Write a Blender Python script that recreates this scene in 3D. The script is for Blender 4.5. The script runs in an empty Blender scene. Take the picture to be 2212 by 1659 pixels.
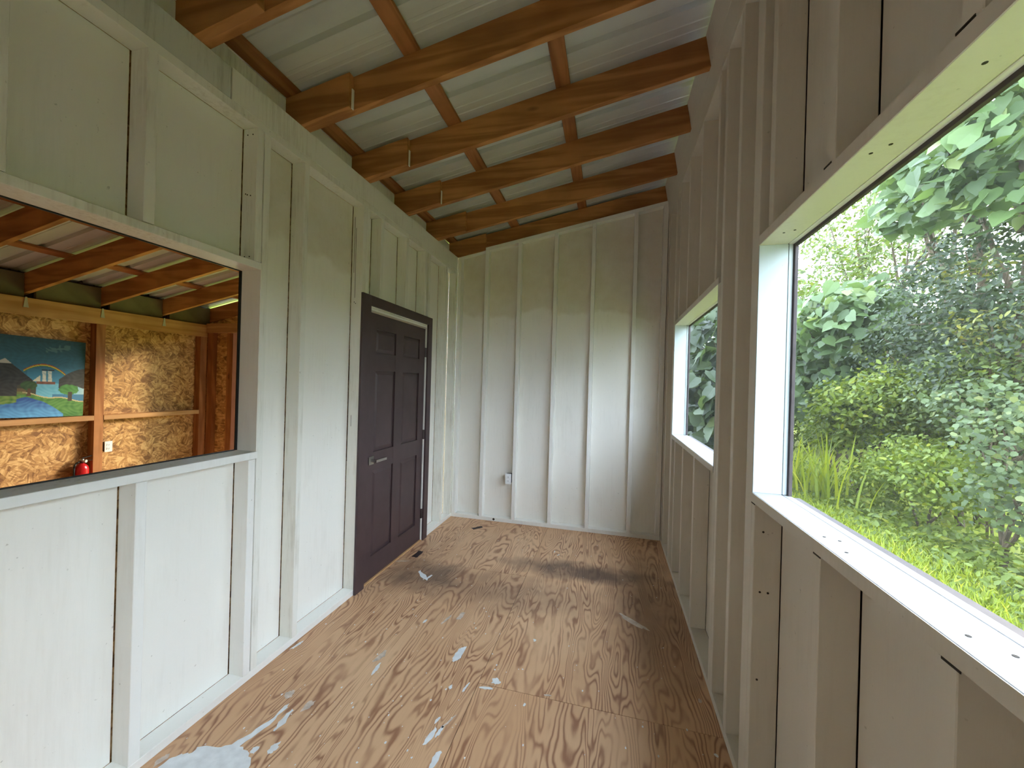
import bpy, bmesh, math, random
import numpy as np
from mathutils import Vector, Matrix

random.seed(7)
RNG = np.random.default_rng(11)
C = bpy.context.scene.collection
SC = bpy.context.scene

# ------------------------------------------------------------------ camera
F_PX, ROLL, YAW, CAM_H = 845.0, 0.028, math.atan(213 / 845.0), 1.535
cam_d = bpy.data.cameras.new('camera')
cam_d.sensor_width = 36.0
cam_d.lens = 36.0 * F_PX / 2212.0
cam_d.clip_start = 0.02
cam = bpy.data.objects.new('camera', cam_d)
C.objects.link(cam)
fw = Vector((-math.sin(YAW), math.cos(YAW), 0))
r0 = Vector((math.cos(YAW), math.sin(YAW), 0))
up = Vector((0, 0, 1))
cx = r0 * math.cos(ROLL) + up * math.sin(ROLL)
cy = up * math.cos(ROLL) - r0 * math.sin(ROLL)
m = Matrix((cx, cy, -fw)).transposed().to_4x4()
m.translation = Vector((0, 0, CAM_H))
cam.matrix_world = m
SC.camera = cam

# ------------------------------------------------------------------ sky, sun, exposure
w = bpy.data.worlds.new('sky')
SC.world = w
w.use_nodes = True
bg = w.node_tree.nodes['Background']
bg.inputs[0].default_value = (0.70, 0.85, 1.0, 1)
bg.inputs[1].default_value = 1.0
sun_d = bpy.data.lights.new('sun', 'SUN')
sun_d.energy = .26
sun_d.color = (1.0, 0.80, 0.52)
sun_d.angle = math.radians(11)
sun = bpy.data.objects.new('sun', sun_d)
C.objects.link(sun)
AZ, EL = math.radians(41), math.radians(20)
sdir = Vector((math.sin(AZ) * math.cos(EL), math.cos(AZ) * math.cos(EL), math.sin(EL)))
sun.rotation_euler = sdir.to_track_quat('Z', 'Y').to_euler()
SC.view_settings.view_transform = 'Standard'
SC.view_settings.look = 'None'
SC.view_settings.gamma = 1.0
SC.view_settings.use_curve_mapping = False
SC.view_settings.exposure = 3.97
SC.cycles.use_denoising = True
SC.cycles.max_bounces = 12
SC.cycles.diffuse_bounces = 7
SC.cycles.transparent_max_bounces = 16
SC.cycles.sample_clamp_indirect = 6.0


# ------------------------------------------------------------------ pixel helpers (2212 x 1659 frame)
def ray(px, py):
    dx, dy = px - 1106.0, py - 829.5
    c, s = math.cos(ROLL), math.sin(ROLL)
    u, v = c * dx + s * dy, c * dy - s * dx
    return Vector((u * math.cos(YAW) - F_PX * math.sin(YAW), u * math.sin(YAW) + F_PX * math.cos(YAW), -v))


def on_x(px, py, X):
    r = ray(px, py)
    return r * (X / r.x) + Vector((0, 0, CAM_H))


def on_z(px, py, Z):
    r = ray(px, py)
    return r * ((Z - CAM_H) / r.z) + Vector((0, 0, CAM_H))


# ------------------------------------------------------------------ materials
def new_mat(name):
    mt = bpy.data.materials.new(name)
    mt.use_nodes = True
    nt = mt.node_tree
    return mt, nt, nt.nodes['Principled BSDF']


class G:
    """short hand for node graphs"""

    def __init__(self, nt):
        self.nt = nt

    def n(self, t, **kw):
        nd = self.nt.nodes.new(t)
        for k, v in kw.items():
            setattr(nd, k, v)
        return nd

    def l(self, a, b):
        self.nt.links.new(a, b)

    def coord(self, scale=(1, 1, 1), rand=0.0, kind='Object'):
        tc = self.n('ShaderNodeTexCoord')
        mp = self.n('ShaderNodeMapping')
        mp.inputs['Scale'].default_value = scale
        self.l(tc.outputs[kind], mp.inputs['Vector'])
        if rand:
            oi = self.n('ShaderNodeObjectInfo')
            mu = self.n('ShaderNodeMath', operation='MULTIPLY')
            mu.inputs[1].default_value = rand
            self.l(oi.outputs['Random'], mu.inputs[0])
            cb = self.n('ShaderNodeCombineXYZ')
            for i in range(3):
                self.l(mu.outputs[0], cb.inputs[i])
            self.l(cb.outputs[0], mp.inputs['Location'])
        return mp.outputs[0]

    def noise(self, vec, scale, detail=3, rough=.5, dist=0.0):
        nd = self.n('ShaderNodeTexNoise')
        nd.inputs['Scale'].default_value = scale
        nd.inputs['Detail'].default_value = detail
        nd.inputs['Roughness'].default_value = rough
        nd.inputs['Distortion'].default_value = dist
        self.l(vec, nd.inputs['Vector'])
        return nd.outputs['Fac']

    def math(self, op, a, b=None, c=None, clamp=False):
        nd = self.n('ShaderNodeMath', operation=op, use_clamp=clamp)
        for i, v in enumerate((a, b, c)):
            if v is None:
                continue
            if isinstance(v, (int, float)):
                nd.inputs[i].default_value = v
            else:
                self.l(v, nd.inputs[i])
        return nd.outputs[0]

    def ramp(self, fac, stops, interp='LINEAR'):
        nd = self.n('ShaderNodeValToRGB')
        cr = nd.color_ramp
        cr.interpolation = interp
        while len(cr.elements) < len(stops):
            cr.elements.new(0.5)
        for e, (p, col) in zip(cr.elements, stops):
            e.position = p
            e.color = tuple(col) + (1,) if len(col) == 3 else col
        self.l(fac, nd.inputs[0])
        return nd.outputs[0]

    def mix(self, fac, a, b, mode='MIX'):
        nd = self.n('ShaderNodeMix', data_type='RGBA', blend_type=mode)
        for s, v in ((nd.inputs[0], fac), (nd.inputs[6], a), (nd.inputs[7], b)):
            if isinstance(v, (int, float)):
                s.default_value = v
            elif isinstance(v, tuple):
                s.default_value = tuple(v) + (1,) if len(v) == 3 else v
            else:
                self.l(v, s)
        return nd.outputs[2]

    def bump(self, h, strength, dist, bsdf):
        nd = self.n('ShaderNodeBump')
        nd.inputs['Strength'].default_value = strength
        nd.inputs['Distance'].default_value = dist
        self.l(h, nd.inputs['Height'])
        self.l(nd.outputs[0], bsdf.inputs['Normal'])

    def sep(self, vec):
        nd = self.n('ShaderNodeSeparateXYZ')
        self.l(vec, nd.inputs[0])
        return nd.outputs


def plain(name, col, rough=.5, metal=0.0, spec=.5, var=0.0, vs=8.0):
    mt, nt, b = new_mat(name)
    g = G(nt)
    b.inputs['Roughness'].default_value = rough
    b.inputs['Metallic'].default_value = metal
    b.inputs['Specular IOR Level'].default_value = spec
    nz = g.noise(g.coord(), vs, 4)
    d = tuple(c * (1 - var) for c in col)
    u = tuple(min(1, c * (1 + var)) for c in col)
    g.l(g.ramp(nz, [(.3, d), (.7, u)]), b.inputs['Base Color'])
    return mt


def paint(name, col=(.80, .79, .75), thin=.25, rough=.55, worn=(.42, .36, .26), old=None):
    """brushed white wall paint, patchy, over wood; THIN = how much the wood shows"""
    mt, nt, b = new_mat(name)
    g = G(nt)
    v = g.coord((1, 1, 1), 9.0)
    vz = g.coord((14, 14, 1.1), 9.0)
    big = g.noise(v, 2.3, 5, .6)
    grain = g.noise(vz, 4.0, 5, .65)
    f = g.math('MULTIPLY', big, grain)
    f = g.ramp(f, [(.26, (0, 0, 0)), (.48, (1, 1, 1))])
    f = g.math('MULTIPLY', f, thin)
    c1 = g.mix(f, col, worn)
    if old:        # older coat left above an uneven brush line at OLD metres
        ge = g.n('ShaderNodeNewGeometry')
        pz = g.sep(ge.outputs['Position'])
        lv = g.math('ADD', pz[2], g.math('MULTIPLY', g.math('SUBTRACT', g.noise(ge.outputs['Position'], 3.2, 3), .5), .5))
        k = g.ramp(g.math('SUBTRACT', lv, old - .5), [(.47, (0, 0, 0)), (.53, (1, 1, 1))])
        tone = g.noise(ge.outputs['Position'], 7.0, 5, .65)
        k = g.math('MULTIPLY', k, g.ramp(tone, [(.25, (.25, .25, .25)), (.7, (.62, .62, .62))]))
        c1 = g.mix(k, c1, (.66, .585, .44))
    sp = g.noise(v, 55, 2)
    sp = g.ramp(sp, [(.73, (0, 0, 0)), (.78, (1, 1, 1))])
    c2 = g.mix(g.math('MULTIPLY', sp, .35), c1, (.20, .17, .12))
    g.l(c2, b.inputs['Base Color'])
    b.inputs['Roughness'].default_value = rough
    b.inputs['Specular IOR Level'].default_value = .35
    g.bump(grain, .12 + thin * .25, .003, b)
    return mt


def wood(name, axis, light, dark, rough=.65, ring=26.0):
    sc = {'X': (.55, 7, 7), 'Y': (7, .55, 7), 'Z': (7, 7, .55)}[axis]
    mt, nt, b = new_mat(name)
    g = G(nt)
    v = g.coord(sc, 20.0)
    n1 = g.noise(v, 1.0, 3, .5, .4)
    rings = g.math('SINE', g.math('MULTIPLY', n1, ring))
    rings = g.math('MULTIPLY_ADD', rings, .5, .5)
    fine = g.noise(v, 7.0, 4, .6)
    f = g.math('ADD', g.math('MULTIPLY', rings, .55), g.math('MULTIPLY', fine, .45))
    c = g.ramp(f, [(.2, dark), (.75, light)])
    blot = g.noise(g.coord((1, 1, 1), 20.0), 3.0, 3)
    c = g.mix(g.ramp(blot, [(.42, (0, 0, 0)), (.68, (.4, .4, .4))]), c, tuple(x * .6 for x in dark))
    kn = g.n('ShaderNodeTexVoronoi')
    kn.inputs['Scale'].default_value = 1.3
    g.l(g.coord({'X': (1, 2.6, 2.6), 'Y': (2.6, 1, 2.6), 'Z': (2.6, 2.6, 1)}[axis], 20.0), kn.inputs['Vector'])
    kf = g.ramp(kn.outputs['Distance'], [(.03, (1, 1, 1)), (.075, (0, 0, 0))])
    c = g.mix(g.math('MULTIPLY', kf, .7), c, tuple(x * .3 for x in dark))
    g.l(c, b.inputs['Base Color'])
    b.inputs['Roughness'].default_value = rough
    b.inputs['Specular IOR Level'].default_value = .25
    g.bump(f, .3, .003, b)
    return mt


M = {}
M['panel'] = paint('painted_panel', (.88, .85, .785), .10)
M['panel_old'] = paint('painted_panel_older_coat', (.88, .85, .785), .12, old=2.30)
M['stud'] = paint('painted_stud', (.83, .81, .74), .50)
M['stud_right'] = paint('painted_stud_clean_dimmed', (.71, .665, .59), .20)  # white paint, colour lowered to imitate the dimmer light on the window wall
M['trim'] = paint('painted_trim', (.87, .855, .81), .14, .40)
M['sill'] = paint('weathered_sill_dimmed', (.40, .40, .41), .8, .5, (.22, .21, .21))  # weathered grey, darkened further in colour to offset the strong window light
M['jamb'] = paint('dimmed_blue_white_jamb', (.47, .515, .54), .15, .4)  # white jamb paint, darkened in colour to hold back the window light
M['worn'] = paint('worn_paint', (.62, .62, .56), .95, .6, (.30, .29, .24))
M['rafter'] = wood('rafter_wood', 'X', (.58, .265, .095), (.36, .145, .048))
M['purlin'] = wood('purlin_wood', 'Y', (.46, .19, .075), (.28, .105, .04))
M['post'] = wood('post_wood', 'Z', (.46, .20, .075), (.30, .115, .04))
M['pine'] = wood('pine_wood', 'Y', (.62, .36, .17), (.47, .24, .10))
M['pine_x'] = wood('pine_wood_cross', 'X', (.55, .31, .14), (.42, .21, .09))
M['door'] = plain('door_paint', (.066, .040, .043), .42, 0, .4, .12)
M['siding'] = plain('brown_siding', (.055, .042, .042), .7, 0, .3, .2)
M['blocking'] = plain('grey_green_blocking', (.16, .145, .095), .7, 0, .3, .2, 5)
M['frame'] = plain('screen_frame_brown', (.075, .058, .062), .6, 0, .3, .15, 20)
M['black'] = plain('black_gasket', (.008, .008, .009), .6)
M['steel'] = plain('satin_nickel', (.42, .40, .37), .3, 1.0)
M['bronze'] = plain('dark_hinge', (.10, .08, .075), .4, .8)
M['galv'] = plain('galvanised_steel', (.62, .63, .62), .45, .7)
M['plastic'] = plain('white_plastic', (.84, .85, .86), .35)
M['slot'] = plain('outlet_slot', (.03, .03, .03), .6)
M['red'] = plain('red_enamel', (.52, .012, .016), .25)
M['rubber'] = plain('black_rubber', (.012, .012, .012), .5)
M['pink'] = plain('pink_trim', (.62, .40, .37), .6, 0, .3, .08)
M['floor_paint'] = plain('spilled_white_paint', (.74, .76, .78), .45, 0, .4, .10, 25)
M['dust'] = plain('thin_white_smear', (.60, .50, .43), .6, 0, .3, .25, 30)
M['mark'] = plain('dark_scuff', (.035, .022, .025), .6, 0, .3, .3, 30)
M['hole'] = plain('nail_hole', (.03, .022, .016), .8)
M['soil'] = plain('soil', (.05, .045, .02), .9, 0, .2, .4, 3)
M['bark'] = plain('bark', (.10, .075, .05), .85, 0, .2, .4, 12)
M['yellow'] = plain('yellow_petal', (.85, .62, .02), .5)


def metal_sheet():
    mt, nt, b = new_mat('roof_metal')
    g = G(nt)
    nz = g.noise(g.coord((.6, 3, 3)), 2.2, 4)
    g.l(g.ramp(nz, [(.3, (.56, .57, .56)), (.7, (.66, .67, .65))]), b.inputs['Base Color'])
    b.inputs['Roughness'].default_value = .48
    b.inputs['Metallic'].default_value = .1
    return mt


M['roof'] = metal_sheet()


def plywood():
    mt, nt, b = new_mat('plywood')
    g = G(nt)
    v = g.coord((3.4, .50, 1), 31.0)
    wob = g.noise(g.coord((1.6, 1.6, 1), 31.0), 3.0, 2)
    n1 = g.noise(v, 1.35, 2.2, .5, .55)
    n1 = g.math('ADD', n1, g.math('MULTIPLY', wob, .07))
    n1 = g.math('ADD', n1, g.math('MULTIPLY', g.noise(g.coord((9, 2.4, 1), 31.0), 3.0, 3), .016))
    lx = g.sep(g.coord((1, 1, 1), 31.0))
    ph = g.math('ADD', g.math('MULTIPLY', n1, 170.0), g.math('MULTIPLY', lx[0], 150.0))
    rings = g.math('MULTIPLY_ADD', g.math('SINE', ph), .5, .5)
    amp = g.noise(g.coord((2.2, .9, 1), 31.0), 2.6, 3)
    line = g.math('POWER', rings, 2.6)
    line = g.math('MULTIPLY', line, g.ramp(amp, [(.33, (.15, .15, .15)), (.58, (1, 1, 1))]))
    fine = g.noise(g.coord((40, 3, 1), 31.0), 4.0, 4, .6)
    tone = g.noise(g.coord((1, .6, 1), 31.0), 1.6, 4)
    base = g.ramp(tone, [(.3, (.62, .365, .20)), (.7, (.74, .48, .29))])
    c = g.mix(g.math('MULTIPLY', line, .85), base, (.23, .085, .042))
    c = g.mix(g.math('MULTIPLY', fine, .25), c, (.40, .21, .12))
    # dirt where people walked: its own blotches, in floor coordinates
    wc = g.sep(g.coord())

    def blotch(x, y, rx, ry, k):
        dx = g.math('DIVIDE', g.math('SUBTRACT', wc[0], x), rx)
        dy = g.math('DIVIDE', g.math('SUBTRACT', wc[1], y), ry)
        d = g.math('ADD', g.math('MULTIPLY', dx, dx), g.math('MULTIPLY', dy, dy))
        d = g.math('ADD', d, g.math('MULTIPLY', g.math('SUBTRACT', g.noise(g.coord(), 6.0, 4), .5), 1.5))
        return g.math('MULTIPLY', g.math('SUBTRACT', 1.0, d, clamp=True), k)
    dirt = blotch(-.15, 3.28, .85, .20, .85)
    dirt = g.math('MAXIMUM', dirt, blotch(-1.35, 2.85, .45, .30, .75))
    dirt = g.math('MAXIMUM', dirt, blotch(.30, 2.9, .35, .9, .42))
    dirt = g.math('MAXIMUM', dirt, blotch(-.7, 2.8, .7, .32, .40))
    c = g.mix(dirt, c, (.10, .062, .048))
    g.l(c, b.inputs['Base Color'])
    b.inputs['Roughness'].default_value = .5
    b.inputs['Specular IOR Level'].default_value = .35
    g.bump(g.math('ADD', line, fine), .12, .002, b)
    return mt


M['ply'] = plywood()


def osb():
    mt, nt, b = new_mat('strand_board')
    g = G(nt)
    cols = []
    for i in range(2):
        base = g.coord((1, 1, 1))
        off = g.n('ShaderNodeVectorMath', operation='ADD')
        off.inputs[1].default_value = (i * .37, i * 1.7, i * .91)
        g.l(base, off.inputs[0])
        cell = g.n('ShaderNodeTexVoronoi')
        cell.inputs['Scale'].default_value = 13.0
        g.l(off.outputs[0], cell.inputs['Vector'])
        cs_ = g.sep(cell.outputs['Color'])
        rt = g.n('ShaderNodeVectorRotate', rotation_type='X_AXIS')
        g.l(off.outputs[0], rt.inputs['Vector'])
        g.l(g.math('MULTIPLY', cs_[0], 3.14), rt.inputs['Angle'])
        mp = g.n('ShaderNodeMapping')
        mp.inputs['Scale'].default_value = (9, 12, 62)
        g.l(rt.outputs[0], mp.inputs['Vector'])
        vo = g.n('ShaderNodeTexVoronoi')
        vo.inputs['Scale'].default_value = 1.0
        g.l(mp.outputs[0], vo.inputs['Vector'])
        q = g.sep(vo.outputs['Color'])
        cols.append(g.math('ADD', g.math('MULTIPLY', q[0], .6), g.math('MULTIPLY', cs_[1], .4)))
    f = g.math('ADD', g.math('MULTIPLY', cols[0], .6), g.math('MULTIPLY', cols[1], .4))
    c = g.ramp(f, [(.22, (.22, .095, .028)), (.5, (.50, .26, .085)), (.74, (.74, .47, .20))])
    g.l(c, b.inputs['Base Color'])
    b.inputs['Roughness'].default_value = .55
    g.bump(f, .2, .003, b)
    return mt


M['osb'] = osb()


def screen_mat():
    mt, nt, b = new_mat('insect_screen')
    g = G(nt)
    nt.nodes.remove(b)
    out = nt.nodes['Material Output']
    tr = g.n('ShaderNodeBsdfTransparent')
    d1_ = g.n('ShaderNodeBsdfDiffuse')
    d1_.inputs[0].default_value = (.10, .10, .10, 1)
    d2_ = g.n('ShaderNodeBsdfTranslucent')
    d2_.inputs[0].default_value = (.05, .05, .048, 1)
    df = g.n('ShaderNodeAddShader')
    g.l(d1_.outputs[0], df.inputs[0])
    g.l(d2_.outputs[0], df.inputs[1])
    mx = g.n('ShaderNodeMixShader')
    s = g.sep(g.coord((1, 1, 1)))
    # fine woven wires: 1.5 mm pitch
    wy = g.math('MULTIPLY_ADD', g.math('SINE', g.math('MULTIPLY', s[1], 4189.0)), .5, .5)
    wz = g.math('MULTIPLY_ADD', g.math('SINE', g.math('MULTIPLY', s[2], 4189.0)), .5, .5)
    wire = g.math('MAXIMUM', g.math('POWER', wy, 3.0), g.math('POWER', wz, 3.0))
    g.l(g.math('MULTIPLY', wire, .36), mx.inputs[0])
    g.l(tr.outputs[0], mx.inputs[1])
    g.l(df.outputs[0], mx.inputs[2])
    g.l(mx.outputs[0], out.inputs[0])
    return mt


M['screen'] = screen_mat()


def leaf_mat(name, dark, light, gloss=.45, trans=.38):
    mt, nt, b = new_mat(name)
    g = G(nt)
    out = nt.nodes['Material Output']
    ge = g.n('ShaderNodeNewGeometry')
    oi = g.n('ShaderNodeObjectInfo')
    r = g.math('FRACT', g.math('ADD', ge.outputs['Random Per Island'], g.math('MULTIPLY', oi.outputs['Random'], 3.7)))
    c = g.ramp(r, [(0, dark), (.85, light), (1.0, (light[0] * 1.6, light[1] * 1.25, light[2]))])
    g.l(c, b.inputs['Base Color'])
    b.inputs['Roughness'].default_value = gloss
    b.inputs['Specular IOR Level'].default_value = .4
    tl = g.n('ShaderNodeBsdfTranslucent')
    g.l(g.mix(.5, c, (light[0] * 1.5, light[1] * 1.35, light[2] * .6)), tl.inputs[0])
    mx = g.n('ShaderNodeMixShader')
    mx.inputs[0].default_value = trans
    g.l(b.outputs[0], mx.inputs[1])
    g.l(tl.outputs[0], mx.inputs[2])
    g.l(mx.outputs[0], out.inputs[0])
    return mt


M['leaf_big'] = leaf_mat('broad_leaf', (.042, .078, .022), (.105, .165, .055))
M['leaf_dark'] = leaf_mat('dark_leaf', (.012, .023, .009), (.042, .065, .024))
M['leaf_bright'] = leaf_mat('bright_leaf', (.065, .105, .007), (.18, .24, .022))
M['leaf_mid'] = leaf_mat('mid_leaf', (.030, .052, .008), (.10, .14, .022))
M['leaf_pale'] = leaf_mat('pale_leaf', (.050, .078, .030), (.12, .165, .065))
M['leaf_yellow'] = leaf_mat('yellowish_leaf', (.06, .08, .010), (.16, .17, .024))
M['grass'] = leaf_mat('grass_blade', (.135, .19, .012), (.32, .385, .030), .5, .4)
M['leaf_weed'] = leaf_mat('weed_leaf', (.055, .09, .010), (.165, .22, .028))


def lawn_mat():
    mt, nt, b = new_mat('lawn_ground')
    g = G(nt)
    a = g.noise(g.coord(), 9.0, 5, .7)
    big = g.noise(g.coord(), .9, 3)
    c = g.ramp(a, [(.3, (.15, .185, .012)), (.7, (.33, .375, .030))])
    c = g.mix(g.ramp(big, [(.5, (0, 0, 0)), (.75, (.55, .55, .55))]), c, (.26, .24, .08))
    g.l(c, b.inputs['Base Color'])
    b.inputs['Roughness'].default_value = .9
    return mt


M['lawn'] = lawn_mat()


# ------------------------------------------------------------------ mesh helpers
def link(name, me, mt, parent=None, loc=(0, 0, 0)):
    o = bpy.data.objects.new(name, me)
    C.objects.link(o)
    o.location = loc
    if mt is not None:
        me.materials.clear()
        me.materials.append(mt)
    o.parent = parent
    return o


def empty(name, loc=(0, 0, 0), kind=None, label=None, cat=None, group=None):
    o = bpy.data.objects.new(name, None)
    C.objects.link(o)
    o.location = loc
    o.empty_display_size = .1
    if kind:
        o['kind'] = kind
    tag(o, label, cat, group)
    return o


def tag(o, label=None, cat=None, group=None, kind=None):
    for k, v in (('label', label), ('category', cat), ('group', group), ('kind', kind)):
        if v:
            o[k] = v
    return o


def bm_mesh(bm, name, smooth=False):
    me = bpy.data.meshes.new(name)
    bm.normal_update()
    bm.to_mesh(me)
    bm.free()
    if smooth:
        for p in me.polygons:
            p.use_smooth = True
    return me


def hexa(name, pts, mt, parent, bev=.0018):
    """a six-sided piece from 8 points: 4 below, 4 above, same order"""
    c = sum((Vector(p) for p in pts), Vector()) / 8
    bm = bmesh.new()
    vs = [bm.verts.new(Vector(p) - c) for p in pts]
    for f in ((3, 2, 1, 0), (4, 5, 6, 7), (0, 1, 5, 4), (1, 2, 6, 5), (2, 3, 7, 6), (3, 0, 4, 7)):
        bm.faces.new([vs[i] for i in f])
    bmesh.ops.recalc_face_normals(bm, faces=bm.faces)
    if bev:
        bmesh.ops.bevel(bm, geom=list(bm.edges), offset=bev, segments=1, affect='EDGES')
    pl = parent.location if parent else Vector()
    return link(name, bm_mesh(bm, name), mt, parent, c - pl)


def box(name, x0, x1, y0, y1, z0, z1, mt, parent, bev=.0018):
    return hexa(name, [(x0, y0, z0), (x1, y0, z0), (x1, y1, z0), (x0, y1, z0),
                       (x0, y0, z1), (x1, y0, z1), (x1, y1, z1), (x0, y1, z1)], mt, parent, bev)


def slope_box(name, x0, x1, y0, y1, zf0, zf1, mt, parent, bev=.0018):
    """x-running piece whose underside / top follow functions of x"""
    return hexa(name, [(x0, y0, zf0(x0)), (x1, y0, zf0(x1)), (x1, y1, zf0(x1)), (x0, y1, zf0(x0)),
                       (x0, y0, zf1(x0)), (x1, y0, zf1(x1)), (x1, y1, zf1(x1)), (x0, y1, zf1(x0))], mt, parent, bev)


def cyl_bm(bm, p0, p1, r0_, r1_=None, seg=14):
    r1_ = r0_ if r1_ is None else r1_
    p0, p1 = Vector(p0), Vector(p1)
    q = (p1 - p0).to_track_quat('Z', 'Y')
    rings = []
    for p, r in ((p0, r0_), (p1, r1_)):
        rings.append([bm.verts.new(p + q @ Vector((r * math.cos(2 * math.pi * i / seg), r * math.sin(2 * math.pi * i / seg), 0))) for i in range(seg)])
    for i in range(seg):
        j = (i + 1) % seg
        bm.faces.new((rings[0][i], rings[0][j], rings[1][j], rings[1][i]))
    bm.faces.new(list(reversed(rings[0])))
    bm.faces.new(rings[1])


def lathe(name, prof, mt, parent, loc, seg=24):
    bm = bmesh.new()
    rings = []
    for r, z in prof:
        if r < 1e-6:
            rings.append([bm.verts.new((0, 0, z))])
        else:
            rings.append([bm.verts.new((r * math.cos(2 * math.pi * i / seg), r * math.sin(2 * math.pi * i / seg), z)) for i in range(seg)])
    for a, b in zip(rings, rings[1:]):
        for i in range(seg):
            j = (i + 1) % seg
            if len(a) == 1 and len(b) > 1:
                bm.faces.new((a[0], b[j], b[i]))
            elif len(b) == 1 and len(a) > 1:
                bm.faces.new((a[i], a[j], b[0]))
            elif len(a) > 1:
                bm.faces.new((a[i], a[j], b[j], b[i]))
    bmesh.ops.recalc_face_normals(bm, faces=bm.faces)
    return link(name, bm_mesh(bm, name, True), mt, parent, loc)


# ------------------------------------------------------------------ dimensions (metres)
XL, XR, YB = -1.735, 0.525, 4.19          # stud faces: long wall with door, window wall, end wall
D = 0.089                                  # stud depth
YN = -1.70                                 # wall behind the viewer
XO = -5.30                                 # stud face of the adjoining room's outer wall
YA = 4.12                                  # adjoining room's end wall
SL = 0.195


def zb(x): return 2.968 + SL * (x - XL)    # underside of rafters
def zt(x): return zb(x) + .188             # top of rafters
def zp(x): return zt(x) + .022             # top of purlins
def gt(x): return 3.0 + .189 * (x - XL)    # top of the end wall's plate


GAP = .004
# ------------------------------------------------------------------ floor
floor = empty('floor', kind='structure')
for (x0, x1, y0, y1) in ((XL - D, -.6165, YN, .63), (XL - D, -.6165, .632, 3.069), (XL - D, -.6165, 3.071, YB + .1),
                         (-.6135, XR + D, 1.912, YB + .1), (-.6135, XR + D, -.53, 1.909), (-.6135, XR + D, YN, -.532)):
    bm = bmesh.new()
    bmesh.ops.create_cube(bm, size=1.0, matrix=Matrix.Translation(((x0 + x1) / 2, (y0 + y1) / 2, -.009)) @ Matrix.Diagonal((x1 - x0, y1 - y0, .018, 1)))
    link('plywood_sheet', bm_mesh(bm, 'plywood_sheet'), M['ply'], floor)
box('subfloor', XL - D, XR + D, YN, YB + .1, -.06, -.019, M['siding'], floor, 0)
box('joist_skirt', XR + D, XR + D + .03, YN, YB + .1, -.38, -.001, M['siding'], floor, 0)

# ------------------------------------------------------------------ wall with door and pass-through opening
wl = empty('wall_left', kind='structure')
OPY0, OPY1, OPZ0, OPZ1 = -.80, 1.613, 1.156, 2.078          # opening
DY0, DY1, DZ = 2.515, 3.468, 2.072                          # door rough opening
xs = (XL - D, XL)
SH = .012
zpl, zpt = 2.776, 2.816
box('bottom_plate', *xs, YN, DY0 - .02, 0, .038, M['trim'], wl)
box('bottom_plate', *xs, DY1 + .02, YB, 0, .038, M['trim'], wl)
box('top_plate', *xs, YN, YB, zpl, zpt, M['stud'], wl)
box('header_board', XL - .038, XL - .003, YN, 1.427, zpt + .001, 2.964, M['worn'], wl)
box('header_board', XL - .038, XL, 1.430, YB, zpt + .001, 2.966, M['stud'], wl)
box('header_core', XL - D, XL - .040, YN, YB, zpt + .001, 2.940, M['siding'], wl, 0)
for y0, y1 in ((1.570, 1.608), (1.093, 1.131), (.707, .745), (.30, .338), (-.11, -.072), (-.52, -.482)):
    box('stud', *xs, y0, y1, OPZ1 + .036, zpl, M['stud'], wl)
    if y0 != .707:
        box('stud', *xs, y0, y1, .038, OPZ0 - .037, M['trim'], wl)
for y0, y1 in ((1.613, 1.650), (1.880, 1.917), (2.436, 2.472), (2.474, 2.509), (3.474, 3.510), (3.875, 3.912), (4.152, YB - .001),
               (OPY0 - .04, OPY0 - .001), (-1.28, -1.242)):
    box('stud', *xs, y0, y1, .038, zpl, M['stud'], wl)
for y0, y1 in ((2.657, 2.694), (3.037, 3.075), (3.392, 3.429)):
    box('stud', *xs, y0, y1, DZ + .04, zpl, M['stud'], wl)
box('door_header', *xs, 2.509, 3.474, DZ, DZ + .04, M['stud'], wl)


def bay(y0, y1, z0, z1, x=XL - D, mat='panel', name='panel'):
    box(name, x - SH, x - .0005, y0 + .0005, y1 - GAP, z0, z1, M[mat], wl, .0008)


full = [1.650, 1.880]
bay(1.650, 1.880, .038, zpl, mat='panel_old')
bay(1.917, 2.436, .038, zpl, mat='panel_old')
bay(3.510, 3.875, .038, zpl)
bay(3.912, 4.152, .038, zpl)
ups = [(2.509, 2.657), (2.694, 3.037), (3.075, 3.392), (3.429, 3.474)]
for a, b in ups:
    bay(a, b, DZ + .04, zpl)
tops = [(-.482, -.11), (-.072, .30), (.338, .707), (.745, 1.093), (1.131, 1.570)]
for a, b in tops:
    bay(a, b, OPZ1 + .036, zpl)
for a, b in [(-.482, -.11), (-.072, .30), (.338, 1.093), (1.131, 1.570)]:
    bay(a, b, .038, OPZ0 - .037)
bay(-.762, -.52, .038, OPZ0 - .037)
bay(-.762, -.52, OPZ1 + .036, zpl)
bay(-1.242, -.84, .038, zpl)
bay(YN, -1.28, .038, zpl)
# outer sheathing towards the adjoining room
for (y0, y1, z0, z1) in ((YN, OPY0, 0, 2.94), (OPY0, OPY1 + .02, 0, OPZ0 - .03), (OPY0, OPY1 + .02, OPZ1 + .03, 2.94), (OPY1 + .02, DY0, 0, 2.94), (DY0, DY1, DZ + .02, 2.94), (DY1, YB, 0, 2.94)):
    box('sheathing', XL - D - .030, XL - D - .016, y0, y1, z0, z1, M['osb'], wl, 0)

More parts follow.
